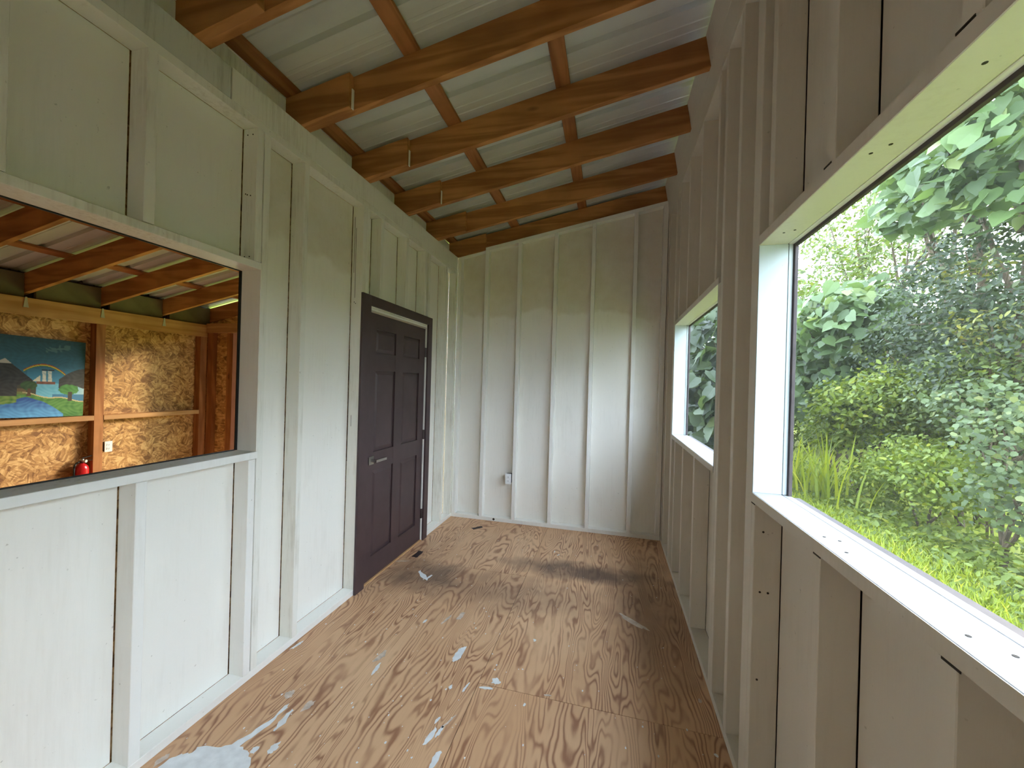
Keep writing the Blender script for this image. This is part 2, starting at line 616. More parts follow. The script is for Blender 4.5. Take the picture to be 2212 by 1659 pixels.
# pass-through opening lining
w1 = empty('window_1', kind='structure')
wx = (XL - D - .032, XL + .001)
box('window_head', *wx, OPY0, OPY1, OPZ1, OPZ1 + .034, M['stud'], w1)
box('window_sill', *wx, OPY0, OPY1 + .004, OPZ0 - .036, OPZ0, M['worn'], w1)
box('sill_nosing', XL + .0012, XL + .003, OPY0, OPY1 + .004, OPZ0 - .035, OPZ0 - .001, M['trim'], w1, .0005)
box('window_jamb', wx[0], XL - .001, OPY1 - .003, OPY1 + .002, OPZ0, OPZ1, M['panel'], w1, .0006)
fx = (XL - D - .042, XL - D - .033)
box('gasket', *fx, OPY1 - .012, OPY1 + .02, OPZ0, OPZ1, M['black'], w1, .0006)
box('gasket', *fx, OPY0, OPY1 - .013, OPZ0 - .03, OPZ0 + .004, M['black'], w1, .0006)
box('gasket', *fx, OPY0, OPY1 - .013, OPZ1 - .004, OPZ1 + .03, M['black'], w1, .0006)

# ------------------------------------------------------------------ door
d1 = empty('door_1', kind='structure')
cx0, cx1 = XL + .0005, XL + .018
box('casing', cx0, cx1, 2.428, 2.531, 0.001, 2.158, M['door'], d1)
box('casing', cx0, cx1, 2.5315, 3.4635, 2.083, 2.158, M['door'], d1)
box('casing', cx0, cx1, 3.464, 3.545, 0.001, 2.158, M['door'], d1)
box('door_jamb', XL - D - .012, XL, 2.511, 2.527, .001, 2.070, M['trim'], d1)
box('door_jamb', XL - D - .012, XL, 3.456, 3.472, .001, 2.070, M['trim'], d1)
box('door_jamb', XL - D - .012, XL, 2.5275, 3.4555, 2.054, 2.070, M['trim'], d1)
box('door_stop', XL - .062, XL - .050, 2.5275, 2.545, .001, 2.053, M['trim'], d1)
box('door_stop', XL - .062, XL - .050, 3.438, 3.4555, .001, 2.053, M['trim'], d1)
box('threshold', XL - D, XL + .004, 2.5275, 3.4555, .0005, .010, M['pine'], d1)
LX0, LX1 = XL - .046, XL - .008
ly0, ly1, lz0, lz1 = 2.532, 3.446, .014, 2.040


def multi(name, boxes, mt, parent, bev=.0015):
    bm = bmesh.new()
    for (x0, x1, y0, y1, z0, z1) in boxes:
        r = bmesh.ops.create_cube(bm, size=1.0, matrix=Matrix.Translation(((x0 + x1) / 2, (y0 + y1) / 2, (z0 + z1) / 2)) @ Matrix.Diagonal((x1 - x0, y1 - y0, z1 - z0, 1)))
    return link(name, bm_mesh(bm, name), mt, parent)


PY = ((2.640, 2.925), (3.045, 3.338))
PZ = ((.185, .845), (.985, 1.610), (1.745, 1.925))
yst = [(ly0, PY[0][0]), (PY[0][1], PY[1][0]), (PY[1][1], ly1)]
zrl = [(lz0, PZ[0][0]), (PZ[0][1], PZ[1][0]), (PZ[1][1], PZ[2][0]), (PZ[2][1], lz1)]
bl = [(LX0, LX1 - .012, ly0, ly1, lz0, lz1)]
bl += [(LX1 - .0125, LX1, a, b, lz0, lz1) for a, b in yst]
for (a, b) in zrl:
    bl += [(LX1 - .0125, LX1 - .0002, y0, y1, a, b) for y0, y1 in PY]
leaf = multi('door_leaf', bl, M['door'], d1)
for (a, b) in PZ:
    for (y0, y1) in PY:
        bm = bmesh.new()
        i, o = .032, .004
        q = [(y0 + o, a + o), (y1 - o, a + o), (y1 - o, b - o), (y0 + o, b - o)]
        q2 = [(y0 + i, a + i), (y1 - i, a + i), (y1 - i, b - i), (y0 + i, b - i)]
        v0 = [bm.verts.new((LX1 - .0118, y, z)) for y, z in q]
        v1 = [bm.verts.new((LX1 - .003, y, z)) for y, z in q2]
        for k in range(4):
            bm.faces.new((v0[k], v0[(k + 1) % 4], v1[(k + 1) % 4], v1[k]))
        bm.faces.new(v1)
        bm.faces.new(list(reversed(v0)))
        bmesh.ops.recalc_face_normals(bm, faces=bm.faces)
        link('raised_panel', bm_mesh(bm, 'raised_panel'), M['door'], leaf)
hy, hz = 2.612, .925
box('rosette', LX1, LX1 + .008, hy - .030, hy + .030, hz - .030, hz + .030, M['steel'], leaf, .002)
bm = bmesh.new()
cyl_bm(bm, (LX1 + .008, hy, hz), (LX1 + .052, hy, hz), .010)
bmesh.ops.create_cube(bm, size=1.0, matrix=Matrix.Translation((LX1 + .052, hy + .058, hz)) @ Matrix.Diagonal((.010, .140, .018, 1)))
bmesh.ops.create_cube(bm, size=1.0, matrix=Matrix.Translation((LX1 + .046, hy + .124, hz)) @ Matrix.Diagonal((.018, .010, .016, 1)))
tag(link('lever_handle', bm_mesh(bm, 'lever_handle'), M['steel'], leaf), 'satin nickel lever handle')
for z in (1.815, 1.025, .262):
    bm = bmesh.new()
    cyl_bm(bm, (LX1 + .004, 3.451, z - .045), (LX1 + .004, 3.451, z + .045), .007, None, 10)
    bmesh.ops.create_cube(bm, size=1.0, matrix=Matrix.Translation((LX1 - .004, 3.436, z)) @ Matrix.Diagonal((.003, .022, .09, 1)))
    bmesh.ops.create_cube(bm, size=1.0, matrix=Matrix.Translation((LX1 + .0085, 3.462, z)) @ Matrix.Diagonal((.003, .012, .09, 1)))
    link('hinge', bm_mesh(bm, 'hinge'), M['bronze'], d1)

# ------------------------------------------------------------------ end wall
wb = empty('wall_back', kind='structure')
ys = (YB, YB + D)
XB1 = .522
box('bottom_plate', XL, XB1, *ys, 0, .040, M['trim'], wb)
slope_box('top_plate', XL, XB1, *ys, lambda x: gt(x) - .040, gt, M['trim'], wb)
bst = [(-1.733, -1.690), (-1.404, -1.364), (-1.026, -.988), (-.625, -.587), (-.228, -.190), (.196, .234), (.476, .520)]
for x0, x1 in bst:
    slope_box('stud', x0, x1, *ys, lambda x: .040, lambda x: gt(x) - .040, M['trim'], wb)
for (a, b), (c, d_) in zip(bst, bst[1:]):
    slope_box('panel', b + .0005, c - .0005, YB + D - .012, YB + D + .004, lambda x: .040, lambda x: gt(x) - .040, M['panel_old'], wb, .0008)
slope_box('siding', -1.80, .65, YB + D + .008, YB + D + .03, lambda x: -.35, lambda x: gt(x) + .20, M['siding'], wb, 0)
# knockout hole in the bottom plate
bm = bmesh.new()
cyl_bm(bm, (-1.225, YB - .001, .022), (-1.225, YB + .003, .022), .013, None, 16)
link('drilled_hole', bm_mesh(bm, 'drilled_hole'), M['hole'], wb)


def outlet(cx_, cy_, cz_, axis, label, loc_parent=None):
    """duplex receptacle on a box; AXIS is the way it faces"""
    o = empty('wall_outlet', (cx_, cy_, cz_), None, label, 'outlet')
    rot = {'-y': 0, '+x': math.radians(90)}[axis]
    o.rotation_euler = (0, 0, rot)

    def part(name, x0, x1, y0, y1, z0, z1, mt, par=o, bev=.001):
        c = Vector(((x0 + x1) / 2, (y0 + y1) / 2, (z0 + z1) / 2))
        bm_ = bmesh.new()
        bmesh.ops.create_cube(bm_, size=1.0, matrix=Matrix.Diagonal((x1 - x0, y1 - y0, z1 - z0, 1)))
        if bev:
            bmesh.ops.bevel(bm_, geom=list(bm_.edges), offset=bev, segments=2, affect='EDGES')
        pl = par.location if par is not o else Vector()
        return link(name, bm_mesh(bm_, name), mt, par, c - pl)
    part('back_box', -.030, .030, .003, .070, -.050, .050, M['rubber'])
    part('cover_plate', -.035, .035, -.004, .002, -.058, .058, M['plastic'], bev=.0018)
    for zc in (-.021, .021):
        r = part('receptacle', -.017, .017, -.007, -.0035, zc - .014, zc + .014, M['plastic'])
        for sx in (-.006, .006):
            part('slot', sx - .0012, sx + .0012, -.0078, -.0068, zc - .004, zc + .006, M['slot'], r, 0)
        part('slot', -.002, .002, -.0078, -.0068, zc - .011, zc - .007, M['slot'], r, 0)
    return o


outlet(-1.068, YB - .006, .487, '-y', 'white duplex outlet beside a stud low on the white end wall')

# ------------------------------------------------------------------ window wall
wr = empty('wall_right', kind='structure')
rx = (XR, XR + D)
RT = 3.222
NW = (-.79, 1.643, 1.156, 2.078)            # near window
FW = (2.212, 3.620, 1.140, 2.080)           # far window
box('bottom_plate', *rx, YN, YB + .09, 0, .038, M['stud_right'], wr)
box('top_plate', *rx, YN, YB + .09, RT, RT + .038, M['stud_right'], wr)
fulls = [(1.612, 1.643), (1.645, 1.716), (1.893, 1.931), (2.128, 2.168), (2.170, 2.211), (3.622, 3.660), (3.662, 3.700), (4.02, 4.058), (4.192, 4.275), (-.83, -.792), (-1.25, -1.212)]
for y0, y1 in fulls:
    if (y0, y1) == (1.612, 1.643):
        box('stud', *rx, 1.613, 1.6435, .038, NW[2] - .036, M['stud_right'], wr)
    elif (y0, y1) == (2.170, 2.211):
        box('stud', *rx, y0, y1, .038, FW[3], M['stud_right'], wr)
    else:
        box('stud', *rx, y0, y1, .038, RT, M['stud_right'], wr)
lows = [(3.432, 3.470), (3.068, 3.106), (2.670, 2.708)]
for y0, y1 in lows:
    box('stud', *rx, y0, y1, .038, FW[2] - .036, M['stud_right'], wr)
for y0, y1 in lows + [(2.262, 2.300)]:
    box('stud', *rx, y0, y1, FW[3] + .038, RT, M['stud_right'], wr)
nlow = [(1.152, 1.190), (.748, .786), (.345, .383), (-.06, -.022), (-.46, -.422)]
for y0, y1 in nlow:
    box('stud', *rx, y0, y1, .038, NW[2] - .036, M['stud_right'], wr)
for y0, y1 in [(1.518, 1.556), (1.135, 1.173), (.735, .773), (.335, .373), (-.07, -.032), (-.47, -.432)]:
    box('stud', *rx, y0, y1, NW[3] + .038, RT, M['stud_right'], wr)


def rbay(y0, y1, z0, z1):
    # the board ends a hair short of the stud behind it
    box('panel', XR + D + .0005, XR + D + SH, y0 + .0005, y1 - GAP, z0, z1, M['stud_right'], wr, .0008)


for a, b in ((-.422, -.06), (-.022, .345), (.383, .748), (.786, 1.152), (1.190, 1.613)):
    rbay(a, b, .038, NW[2] - .036)
for a, b in ((-.432, -.07), (-.032, .335), (.373, .735), (.773, 1.135), (1.173, 1.518), (1.556, 1.645)):
    rbay(a, b, NW[3] + .038, RT)
for a, b in ((1.716, 1.893), (1.931, 2.128), (3.700, 4.02), (4.058, 4.195)):
    rbay(a, b, .038, RT)
for a, b in ((2.211, 2.670), (2.708, 3.068), (3.106, 3.432), (3.470, 3.622)):
    rbay(a, b, .038, FW[2] - .036)
for a, b in ((2.168, 2.262), (2.300, 2.670), (2.708, 3.068), (3.106, 3.432), (3.470, 3.622)):
    rbay(a, b, FW[3] + .038, RT)
rbay(-1.212, -.83, .038, RT)
rbay(YN, -1.25, .038, RT)
rbay(-.792, -.46, .038, NW[2] - .036)
rbay(-.792, -.47, NW[3] + .038, RT)
sx = (XR + D + .016, XR + D + .034)
for (y0, y1, z0, z1) in ((YN, NW[0], -.35, 3.4), (NW[0], NW[1], -.35, NW[2] - .012), (NW[0], NW[1], NW[3] + .012, 3.4), (NW[1] + .0, FW[0] - .0, -.35, 3.4),
                         (FW[0], FW[1], -.35, FW[2] - .012), (FW[0], FW[1], FW[3] + .012, 3.4), (FW[1], YB + .13, -.35, 3.4)):
    box('siding', *sx, y0, y1, z0, z1, M['siding'], wr, 0)

for idx, (wn, (y0, y1, z0, z1)) in enumerate((('window_2', NW), ('window_3', FW))):
    W = empty(wn, kind='structure')
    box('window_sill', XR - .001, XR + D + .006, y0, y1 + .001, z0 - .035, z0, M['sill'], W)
    box('sill_nosing', XR - .0028, XR - .0012, y0, y1 + .001, z0 - .0345, z0 - .0008, M['stud_right'], W, .0004)
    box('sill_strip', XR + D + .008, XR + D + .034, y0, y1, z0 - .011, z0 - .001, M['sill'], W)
    box('window_head', XR - .001, XR + D + .006, y0, y1 + .001, z1, z1 + .037, M['stud_right'], W)
    box('head_strip', XR + D + .008, XR + D + .030, y0, y1, z1 - .001, z1 + .011, M['trim'], W)
    for yj, s in ((y1, 1), (y0, -1)):
        a, b = sorted((yj - .0055 * s, yj + .0005 * s))
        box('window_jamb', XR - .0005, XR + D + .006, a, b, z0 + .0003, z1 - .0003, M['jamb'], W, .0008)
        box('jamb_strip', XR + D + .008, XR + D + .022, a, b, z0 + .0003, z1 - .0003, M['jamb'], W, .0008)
    X0, X1 = XR + D + .023, XR + D + .034
    fwid = .018
    box('screen_frame', X0, X1, y1 - fwid, y1 + .004, z0, z1, M['frame'], W, .0008)
    box('screen_frame', X0, X1, y0 - .004, y0 + fwid, z0, z1, M['frame'], W, .0008)
    box('screen_frame', X0, X1, y0 + fwid, y1 - fwid, z1 - .012, z1, M['frame'], W, .0008)
    box('screen_frame', X0 + .012, X1 + .024, y0 + fwid, y1 - fwid, z0 - .012, z0 - .004, M['frame'], W, .0008)
    me = bpy.data.meshes.new('insect_screen')
    me.from_pydata([(X1 - .003, y0, z0 - .01), (X1 - .003, y1, z0 - .01), (X1 - .003, y1, z1), (X1 - .003, y0, z1)], [], [(0, 1, 2, 3)])
    link('insect_screen', me, M['screen'], W)

# ------------------------------------------------------------------ wall behind the viewer
wf = empty('wall_front', kind='structure')
slope_box('panel', XL - D, XR + D, YN - .02, YN - .001, lambda x: 0, lambda x: zt(x), M['panel'], wf, 0)
for i in range(6):
    x = XL + .1 + i * .4
    slope_box('stud', x, x + .038, YN, YN + D, lambda x_: .0, lambda x_: zb(x_) - .02, M['stud'], wf)

# ------------------------------------------------------------------ roof: rafters, purlins, metal sheets
ce = empty('ceiling', kind='structure')
RY = [1.333 - .592 * k for k in range(4, 0, -1)] + [1.333, 1.917, 2.504, 3.072, 3.668, 4.252]
for k, y in enumerate(RY):
    a = y - .038
    slope_box('rafter', -1.86, 1.05, a, y, zb, zt, M['rafter'], ce)
    e = -1.415 + .012 * math.sin(k * 2.3)
    slope_box('lapped_rafter', -5.75, e, a - .0385, a - .0005, lambda x: zb(x) - .004, lambda x: zt(x) - .004, M['rafter'], ce)
    if k in (5, 6, 7):
        slope_box('end_splinter', e + .001, e + .007, a - .020, a - .003, lambda x: zb(x) - .004, lambda x: zb(x) + .105, M['trim'], ce, .001)
for x0 in (-5.55, -4.815, -4.08, -3.34, -2.605, -1.846, -1.123, -.388, .60):
    hexa('purlin', [(x0, YN - .05, zt(x0) + .0006), (x0 + .089, YN - .05, zt(x0 + .089) + .0006), (x0 + .089, 4.75, zt(x0 + .089) + .0006), (x0, 4.75, zt(x0) + .0006),
                    (x0, YN - .05, zp(x0)), (x0 + .089, YN - .05, zp(x0 + .089)), (x0 + .089, 4.75, zp(x0 + .089)), (x0, 4.75, zp(x0))], M['purlin'], ce)
# ribbed sheets, ribs run up the slope
PW = .914
y = YN - .1
k = 0
while y < 4.8:
    prof = []
    for r in range(3):
        b0 = y + r * PW / 3
        prof += [(b0 + .000, 0), (b0 + .055, 0), (b0 + .066, .026), (b0 + .100, .026), (b0 + .111, 0), (b0 + .185, 0), (b0 + .190, .004), (b0 + .205, .004), (b0 + .210, 0), (b0 + .245, 0), (b0 + .250, .004), (b0 + .265, .004), (b0 + .270, 0)]
    prof.append((y + PW + .02, 0.0))
    lift = .002 + .0022 * (k % 2)
    vs, fs = [], []
    for xx in (-5.9, 1.15):
        for (py, pz) in prof:
            vs.append((xx, py, zp(xx) + lift + pz))
    n = len(prof)
    for i in range(n - 1):
        fs.append((i, i + 1, n + i + 1, n + i))
    me = bpy.data.meshes.new('roof_sheet')
    me.from_pydata(vs, [], fs)
    o = link('roof_sheet', me, M['roof'], ce)
    so = o.modifiers.new('thickness', 'SOLIDIFY')
    so.thickness = .0008
    so.offset = 1
    y += PW
    k += 1
# blocking between rafters
for y0, y1 in zip(RY, RY[1:]):
    a, b = y0 + .0005, y1 - .0775
    slope_box('rafter_blocking', XL - .142, XL - .104, a, b, lambda x: 2.90, lambda x: zt(x) - .012, M['stud'], ce)
    hexa('rafter_blocking', [(XR - .012, a, 3.408), (XR + .026, a, 3.408), (XR + .026, b + .038, 3.408), (XR - .012, b + .038, 3.408),
                             (XR - .044, a, zt(XR) - .004), (XR - .006, a, zt(XR) - .004), (XR - .006, b + .038, zt(XR) - .004), (XR - .044, b + .038, zt(XR) - .004)], M['stud_right'], ce)
    slope_box('rafter_blocking', XO - .075, XO - .037, a - .0, b, lambda x: 2.2, lambda x: zt(x) - .012, M['blocking'], ce)
hexa('wall_band', [(XR + .001, YN, RT + .039), (XR + .039, YN, RT + .039), (XR + .039, YB + .1, RT + .039), (XR + .001, YB + .1, RT + .039),
                   (XR - .012, YN, 3.407), (XR + .026, YN, 3.407), (XR + .026, YB + .1, 3.407), (XR - .012, YB + .1, 3.407)], M['stud_right'], wr)

# ------------------------------------------------------------------ adjoining room seen through the opening
fa = empty('floor_adjoining', kind='structure')
box('plywood_sheet', XO - .12, XL - D - .03, YN, 2.0, -.03, -.001, M['ply'], fa, 0)
box('plywood_sheet', XO - .12, XL - D - .03, 2.002, YA + .1, -.03, -.001, M['ply'], fa, 0)
wo = empty('wall_outer', kind='structure')
ox = (XO - D, XO)
for y0, y1 in ((YN, .62), (.622, 1.84), (1.842, 3.06), (3.062, YA + .09)):
    box('strand_board', XO - D - .012, XO - D - .0005, y0, y1, 0, 2.215, M['osb'], wo, 0)
box('top_plate', XO - .038, XO + .004, YN, YA, 2.052, 2.214, M['pine'], wo)
box('top_plate', XO - D, XO - .040, YN, YA, 2.14, 2.214, M['pine'], wo)
box('bottom_plate', *ox, YN, YA, 0, .038, M['pine'], wo)
posts = [(.62, .70), (1.76, 1.84), (2.942, 3.022), (4.03, 4.118)]
for y0, y1 in posts:
    box('post', *ox, y0, y1, .038, 2.051, M['post'], wo)
for (a, b), (c, d_) in zip(posts, posts[1:]):
    box('shelf_rail', XO - D, XO + .004, b + .001, c - .001, 1.024, 1.076, M['pine'], wo)
box('shelf_rail', XO - D, XO + .004, YN, .619, 1.024, 1.076, M['pine'], wo)

wa = empty('wall_adjoining', kind='structure')
box('post', -5.298, -5.20, YA, YA + D, 0, 2.19, M['post'], wa)
box('strand_board', -5.199, -4.99, YA + .055, YA + .067, 0, 2.19, M['osb'], wa, 0)
box('post', -4.989, -4.905, YA + .02, YA + D, 0, 2.108, M['post'], wa)
box('door_trim', -4.904, -4.765, YA + .03, YA + D + .04, -.02, 2.108, M['pink'], wa)
box('siding', -5.47, -4.92, YA + .093, YA + .115, -.35, 2.4, M['siding'], wa, 0)
box('beam', -5.30, -1.86, YA - .02, YA + .03, 2.11, 2.235, M['pine_x'], wa)
box('strand_board', -3.40, -1.86, YA + .055, YA + .067, 0, 2.11, M['osb'], wa, 0)
slope_box('strand_board', -5.35, -1.86, YA + .070, YA + .085, lambda x: 2.24, lambda x: zt(x), M['osb'], wa, 0)
slope_box('strand_board', XO - .1, XL - D - .03, YN - .02, YN - .001, lambda x: 0, lambda x: zt(x), M['osb'], wa, 0)
slope_box('siding', XO - .16, XO - D - .013, YN, YA + .1, lambda x: -.35, lambda x: 2.6, M['siding'], wo, 0)

# hurricane ties on the outer plate below each rafter
for y, where in ((RY[-4], 'above the landscape painting'), (RY[-3], 'above the wooden post'), (RY[-2], 'between the post and the corner')):
    t = empty('rafter_tie', (XO + .005, y - .085, 2.145), None, 'small pale metal tie under a rafter ' + where, 'metal tie', 'rafter ties on the outer plate')
    for nm, pts in (('strap', [(-.006, .075), (.006, .075), (.012, .02), (-.012, .02)]), ('foot', [(-.012, .0195), (.012, .0195), (.018, -.022), (-.018, -.022)])):
        bm = bmesh.new()
        v0 = [bm.verts.new((.0005, p[0], p[1])) for p in pts]
        v1 = [bm.verts.new((.004, p[0], p[1])) for p in pts]
        bm.faces.new(v1)
        bm.faces.new(list(reversed(v0)))
        for i in range(4):
            bm.faces.new((v0[i], v0[(i + 1) % 4], v1[(i + 1) % 4], v1[i]))
        bmesh.ops.recalc_face_normals(bm, faces=bm.faces)
        link(nm, bm_mesh(bm, nm), M['galv'], t)

outlet(XO - D + .062, 3.086, .725, '+x', 'white duplex outlet on strand board beside a wooden post')


# painting ------------------------------------------------------------
def paint_colour(a, b):
    def mixc(c, d, t):
        t = max(0, min(1, t))
        return [c[i] * (1 - t) + d[i] * t for i in range(3)]
    nz = .5 + .5 * math.sin(a * 37 + 5 * math.sin(b * 23)) * math.sin(b * 61 + 3 * math.sin(a * 19))
    c = mixc((.012, .055, .085), (.03, .15, .24), b / .5 + .25 * (nz - .5))
    if .50 < a < .80 and abs(b - .13 + .25 * (a - .62)) < .05 * nz:
        c = mixc(c, (.12, .22, .24), .45)
    if a > .30 and .34 < b:
        c = mixc(c, (.05, .25, .42), (b - .36) / .2)
    if b > .57:                                              # sea
        c = mixc((.10, .38, .55), (.16, .46, .62), nz)
        if a > .8 and b < .72:
            c = mixc(c, (.55, .70, .74), (a - .8) * 3)
        if a > .6 and b > .71:
            c = (.04, .18, .34)
    rb = .325 + 1.62 * (a - .485) ** 2
    if .26 < a < .79 and 0 < b - rb < .034:                 # rainbow
        t = (b - rb) / .034
        c = (.30, .05, .02) if t < .33 else ((.62, .45, .04) if t < .7 else (.05, .16, .07))
    if (a - .05) < .36 and b > .285 + abs(a - .06) * (.82 if a > .06 else .55) and b < .80:   # left mountain
        c = mixc((.020, .020, .024), (.040, .038, .042), nz)
        if b < .345 and abs(a - .06) < .085 + .01 * nz:
            c = (.45, .42, .38)
        if b > .60 and a > .20:
            c = mixc(c, (.06, .055, .03), .7)
    top_r = .365 + max(0, .97 - a) ** 1.6 * 1.05
    if a > .67 and top_r < b < .615 + .02 * math.sin(a * 20) and b > .36:
        c = mixc((.030, .032, .036), (.055, .057, .06), nz)
    # sails, hull
    if .365 < a < .452 and .545 - (a - .365) * .85 < b < .548:
        c = (.62, .60, .50)
    for s0, s1 in ((.472, .515), (.538, .582)):
        if s0 + .02 * (b - .45) < a < s1 + .05 * (b - .42) and .418 < b < .552:
            c = mixc((.62, .60, .52), (.25, .38, .45), 1.2 * nz - .35)
    if (abs(a - .50) < .035 or abs(a - .578) < .035) and abs(b - .405) < .007:
        c = (.02, .02, .025)
    if .41 < a < .632 and .548 < b < .582:
        c = mixc((.14, .045, .03), (.24, .09, .06), nz)
    # shore and meadow
    land = .685 + .13 * max(0, a - .24) ** .8 + .012 * math.sin(a * 15)
    if a > .20 and b > land:
        c = mixc((.035, .15, .022), (.10, .26, .05), nz)
        if b < land + .014 and a > .26:
            c = (.55, .46, .24)
    if a < .25 and .735 < b < .84 - .02 * a:
        c = mixc((.04, .14, .02), (.20, .30, .06), nz)
    river = .80 - .05 * math.exp(-((a - .30) / .12) ** 2) + (.9 * max(0, a - .46) ** 1.35)
    if a < .745 and b > river + (.035 if a < .2 else 0):
        c = mixc((.015, .075, .30), (.10, .36, .66), (b - .78) * 4.2 + .4 * (nz - .5))
    if a > .20 and a < .30 and .64 < b < .72:
        c = mixc(c, (.22, .13, .05), .5)
    # trees
    if ((a - .325) / .092) ** 2 + ((b - .605) / .058) ** 2 < 1 + .25 * (nz - .5):
        c = mixc((.018, .055, .018), (.04, .10, .03), nz)
    if abs(a - .33) < .018 + .35 * max(0, b - .70) and .64 < b < .735:
        c = (.09, .04, .018)
    if ((a - .80) / .130) ** 2 + ((b - .645) / .068) ** 2 < 1 + .3 * (nz - .5):
        c = mixc((.035, .15, .03), (.08, .28, .06), nz)
    if abs(a - .822) < .026 and .675 < b < .795:
        c = (.045, .030, .022)
    return c


def make_painting():
    W0, H0, T = .595, .765, .018
    a0, na, nb = -.80, 300, 150
    vs, fs, cols = [], [], []
    for j in range(nb + 1):
        for i in range(na + 1):
            a = a0 + (1 - a0) * i / na
            b = j / nb
            vs.append((0, (a - 1) * W0, (1 - b) * H0))
            cols.append(paint_colour(a, b))
    for j in range(nb):
        for i in range(na):
            p = j * (na + 1) + i
            fs.append((p, p + na + 1, p + na + 2, p + 1))
    me = bpy.data.meshes.new('painted_face')
    me.from_pydata(vs, [], fs)
    at = me.color_attributes.new('paint', 'FLOAT_COLOR', 'POINT')
    at.data.foreach_set('color', np.array([list(c) + [1.0] for c in cols], dtype=np.float32).ravel())
    mt, nt, b_ = new_mat('painting_colours')
    g = G(nt)
    ca = g.n('ShaderNodeVertexColor')
    ca.layer_name = 'paint'
    g.l(ca.outputs[0], b_.inputs['Base Color'])
    b_.inputs['Roughness'].default_value = .6
    root = empty('landscape_painting', (XO - .036, 2.868, 1.078), None, 'unframed painting of a sailing ship, rainbow and mountains on the wooden rail', 'painting')
    root.rotation_euler = (math.radians(-1.8), math.radians(-2.0), 0)
    link('painted_face', me, mt, root, (.0015, 0, 0))
    bm = bmesh.new()
    w_ = (1 - a0) * W0
    bmesh.ops.create_cube(bm, size=1.0, matrix=Matrix.Translation((-T / 2, -w_ / 2, H0 / 2)) @ Matrix.Diagonal((T, w_, H0, 1)))
    link('canvas', bm_mesh(bm, 'canvas'), M['pine'], root)


make_painting()


# fire extinguisher -----------------------------------------------------
def extinguisher():
    r = empty('fire_extinguisher', (XO - .020, 2.862, .185), None, 'small red fire extinguisher mounted beside the wooden post', 'extinguisher')
    lathe('cylinder', [(0, 0), (.046, 0), (.053, .012), (.055, .03), (.055, .335), (.050, .362), (.036, .385), (.020, .395), (.018, .402), (0, .402)], M['red'], r, (0, 0, 0))
    lathe('valve', [(0, .4025), (.016, .4025), (.016, .425), (.020, .427), (.020, .440), (.012, .445), (0, .445)], M['steel'], r, (0, 0, 0), 14)
    bm_ = bmesh.new()
    for z, dz, t in ((.447, .020, .006), (.430, -.014, .005)):
        v = [(-.010, 0, z), (.010, 0, z), (.010, .085, z + dz), (-.010, .085, z + dz)]
        lo = [bm_.verts.new(p) for p in v]
        hi = [bm_.verts.new((p[0], p[1], p[2] + t)) for p in v]
        bm_.faces.new(hi)
        bm_.faces.new(list(reversed(lo)))
        for i in range(4):
            bm_.faces.new((lo[i], lo[(i + 1) % 4], hi[(i + 1) % 4], hi[i]))
    bmesh.ops.recalc_face_normals(bm_, faces=bm_.faces)
    link('squeeze_lever', bm_mesh(bm_, 'squeeze_lever'), M['rubber'], r)
    bm_ = bmesh.new()
    cyl_bm(bm_, (.014, .012, .420), (.032, .020, .420), .015, None, 16)
    tag(link('gauge', bm_mesh(bm_, 'gauge'), M['galv'], r), 'round silver pressure gauge')
    bm_ = bmesh.new()
    pts = [(0, -.016, .415), (0, -.045, .405), (.01, -.064, .36), (.012, -.064, .26), (.012, -.062, .20)]
    for p, q in zip(pts, pts[1:]):
        cyl_bm(bm_, p, q, .008, None, 10)
    link('hose', bm_mesh(bm_, 'hose', True), M['rubber'], r)
    box('wall_bracket', XO - D + .001, XO - .076, 2.85, 2.875, .25, .55, M['galv'], r, .001)


extinguisher()

# ------------------------------------------------------------------ paint on the floor
def floor_patch(name, pts, z, mt, jit=.008, sub=3):
    """an irregular flat patch lying on the boards, as thick as dried paint"""
    P = []
    n = len(pts)
    for i in range(n):
        a, b = pts[i], pts[(i + 1) % n]
        for s in range(sub):
            t = s / sub
            P.append((a[0] * (1 - t) + b[0] * t + random.uniform(-jit, jit), a[1] * (1 - t) + b[1] * t + random.uniform(-jit, jit)))
    bm_ = bmesh.new()
    lo = [bm_.verts.new((x, y_, .0002)) for x, y_ in P]
    hi = [bm_.verts.new((x, y_, z)) for x, y_ in P]
    f = bm_.faces.new(hi)
    for i in range(len(P)):
        j = (i + 1) % len(P)
        bm_.faces.new((lo[i], lo[j], hi[j], hi[i]))
    bmesh.ops.triangulate(bm_, faces=[f])
    bmesh.ops.recalc_face_normals(bm_, faces=bm_.faces)
    return link(name, bm_mesh(bm_, name), mt, floor)


def fpx(pts):
    return [tuple(on_z(px, py, 0)[:2]) for px, py in pts]


floor_patch('paint_spill', fpx([(325, 1668), (368, 1640), (392, 1630), (408, 1628), (430, 1613), (470, 1614), (500, 1608), (540, 1585), (580, 1557), (612, 1530),
                                (624, 1518), (618, 1530), (592, 1556), (560, 1584), (520, 1612), (532, 1624), (541, 1640), (540, 1668), (520, 1760), (250, 1760)]), .0012, M['floor_paint'], .006, 3)


def splat(px, py, L, Wd, ang, mt, z=.0008):
    """blob given at a floor point: length, width in m, direction in degrees from the room's length"""
    c = on_z(px, py, 0)
    n = 11
    pts = []
    for i in range(n):
        t = 2 * math.pi * i / n
        r = random.uniform(.65, 1.1)
        u, v = r * L / 2 * math.cos(t), r * Wd / 2 * math.sin(t)
        a = math.radians(ang)
        pts.append((c.x + u * math.sin(a) + v * math.cos(a), c.y + u * math.cos(a) - v * math.sin(a)))
    floor_patch('paint_splash', pts, z, mt, min(L, Wd) * .10, 2)


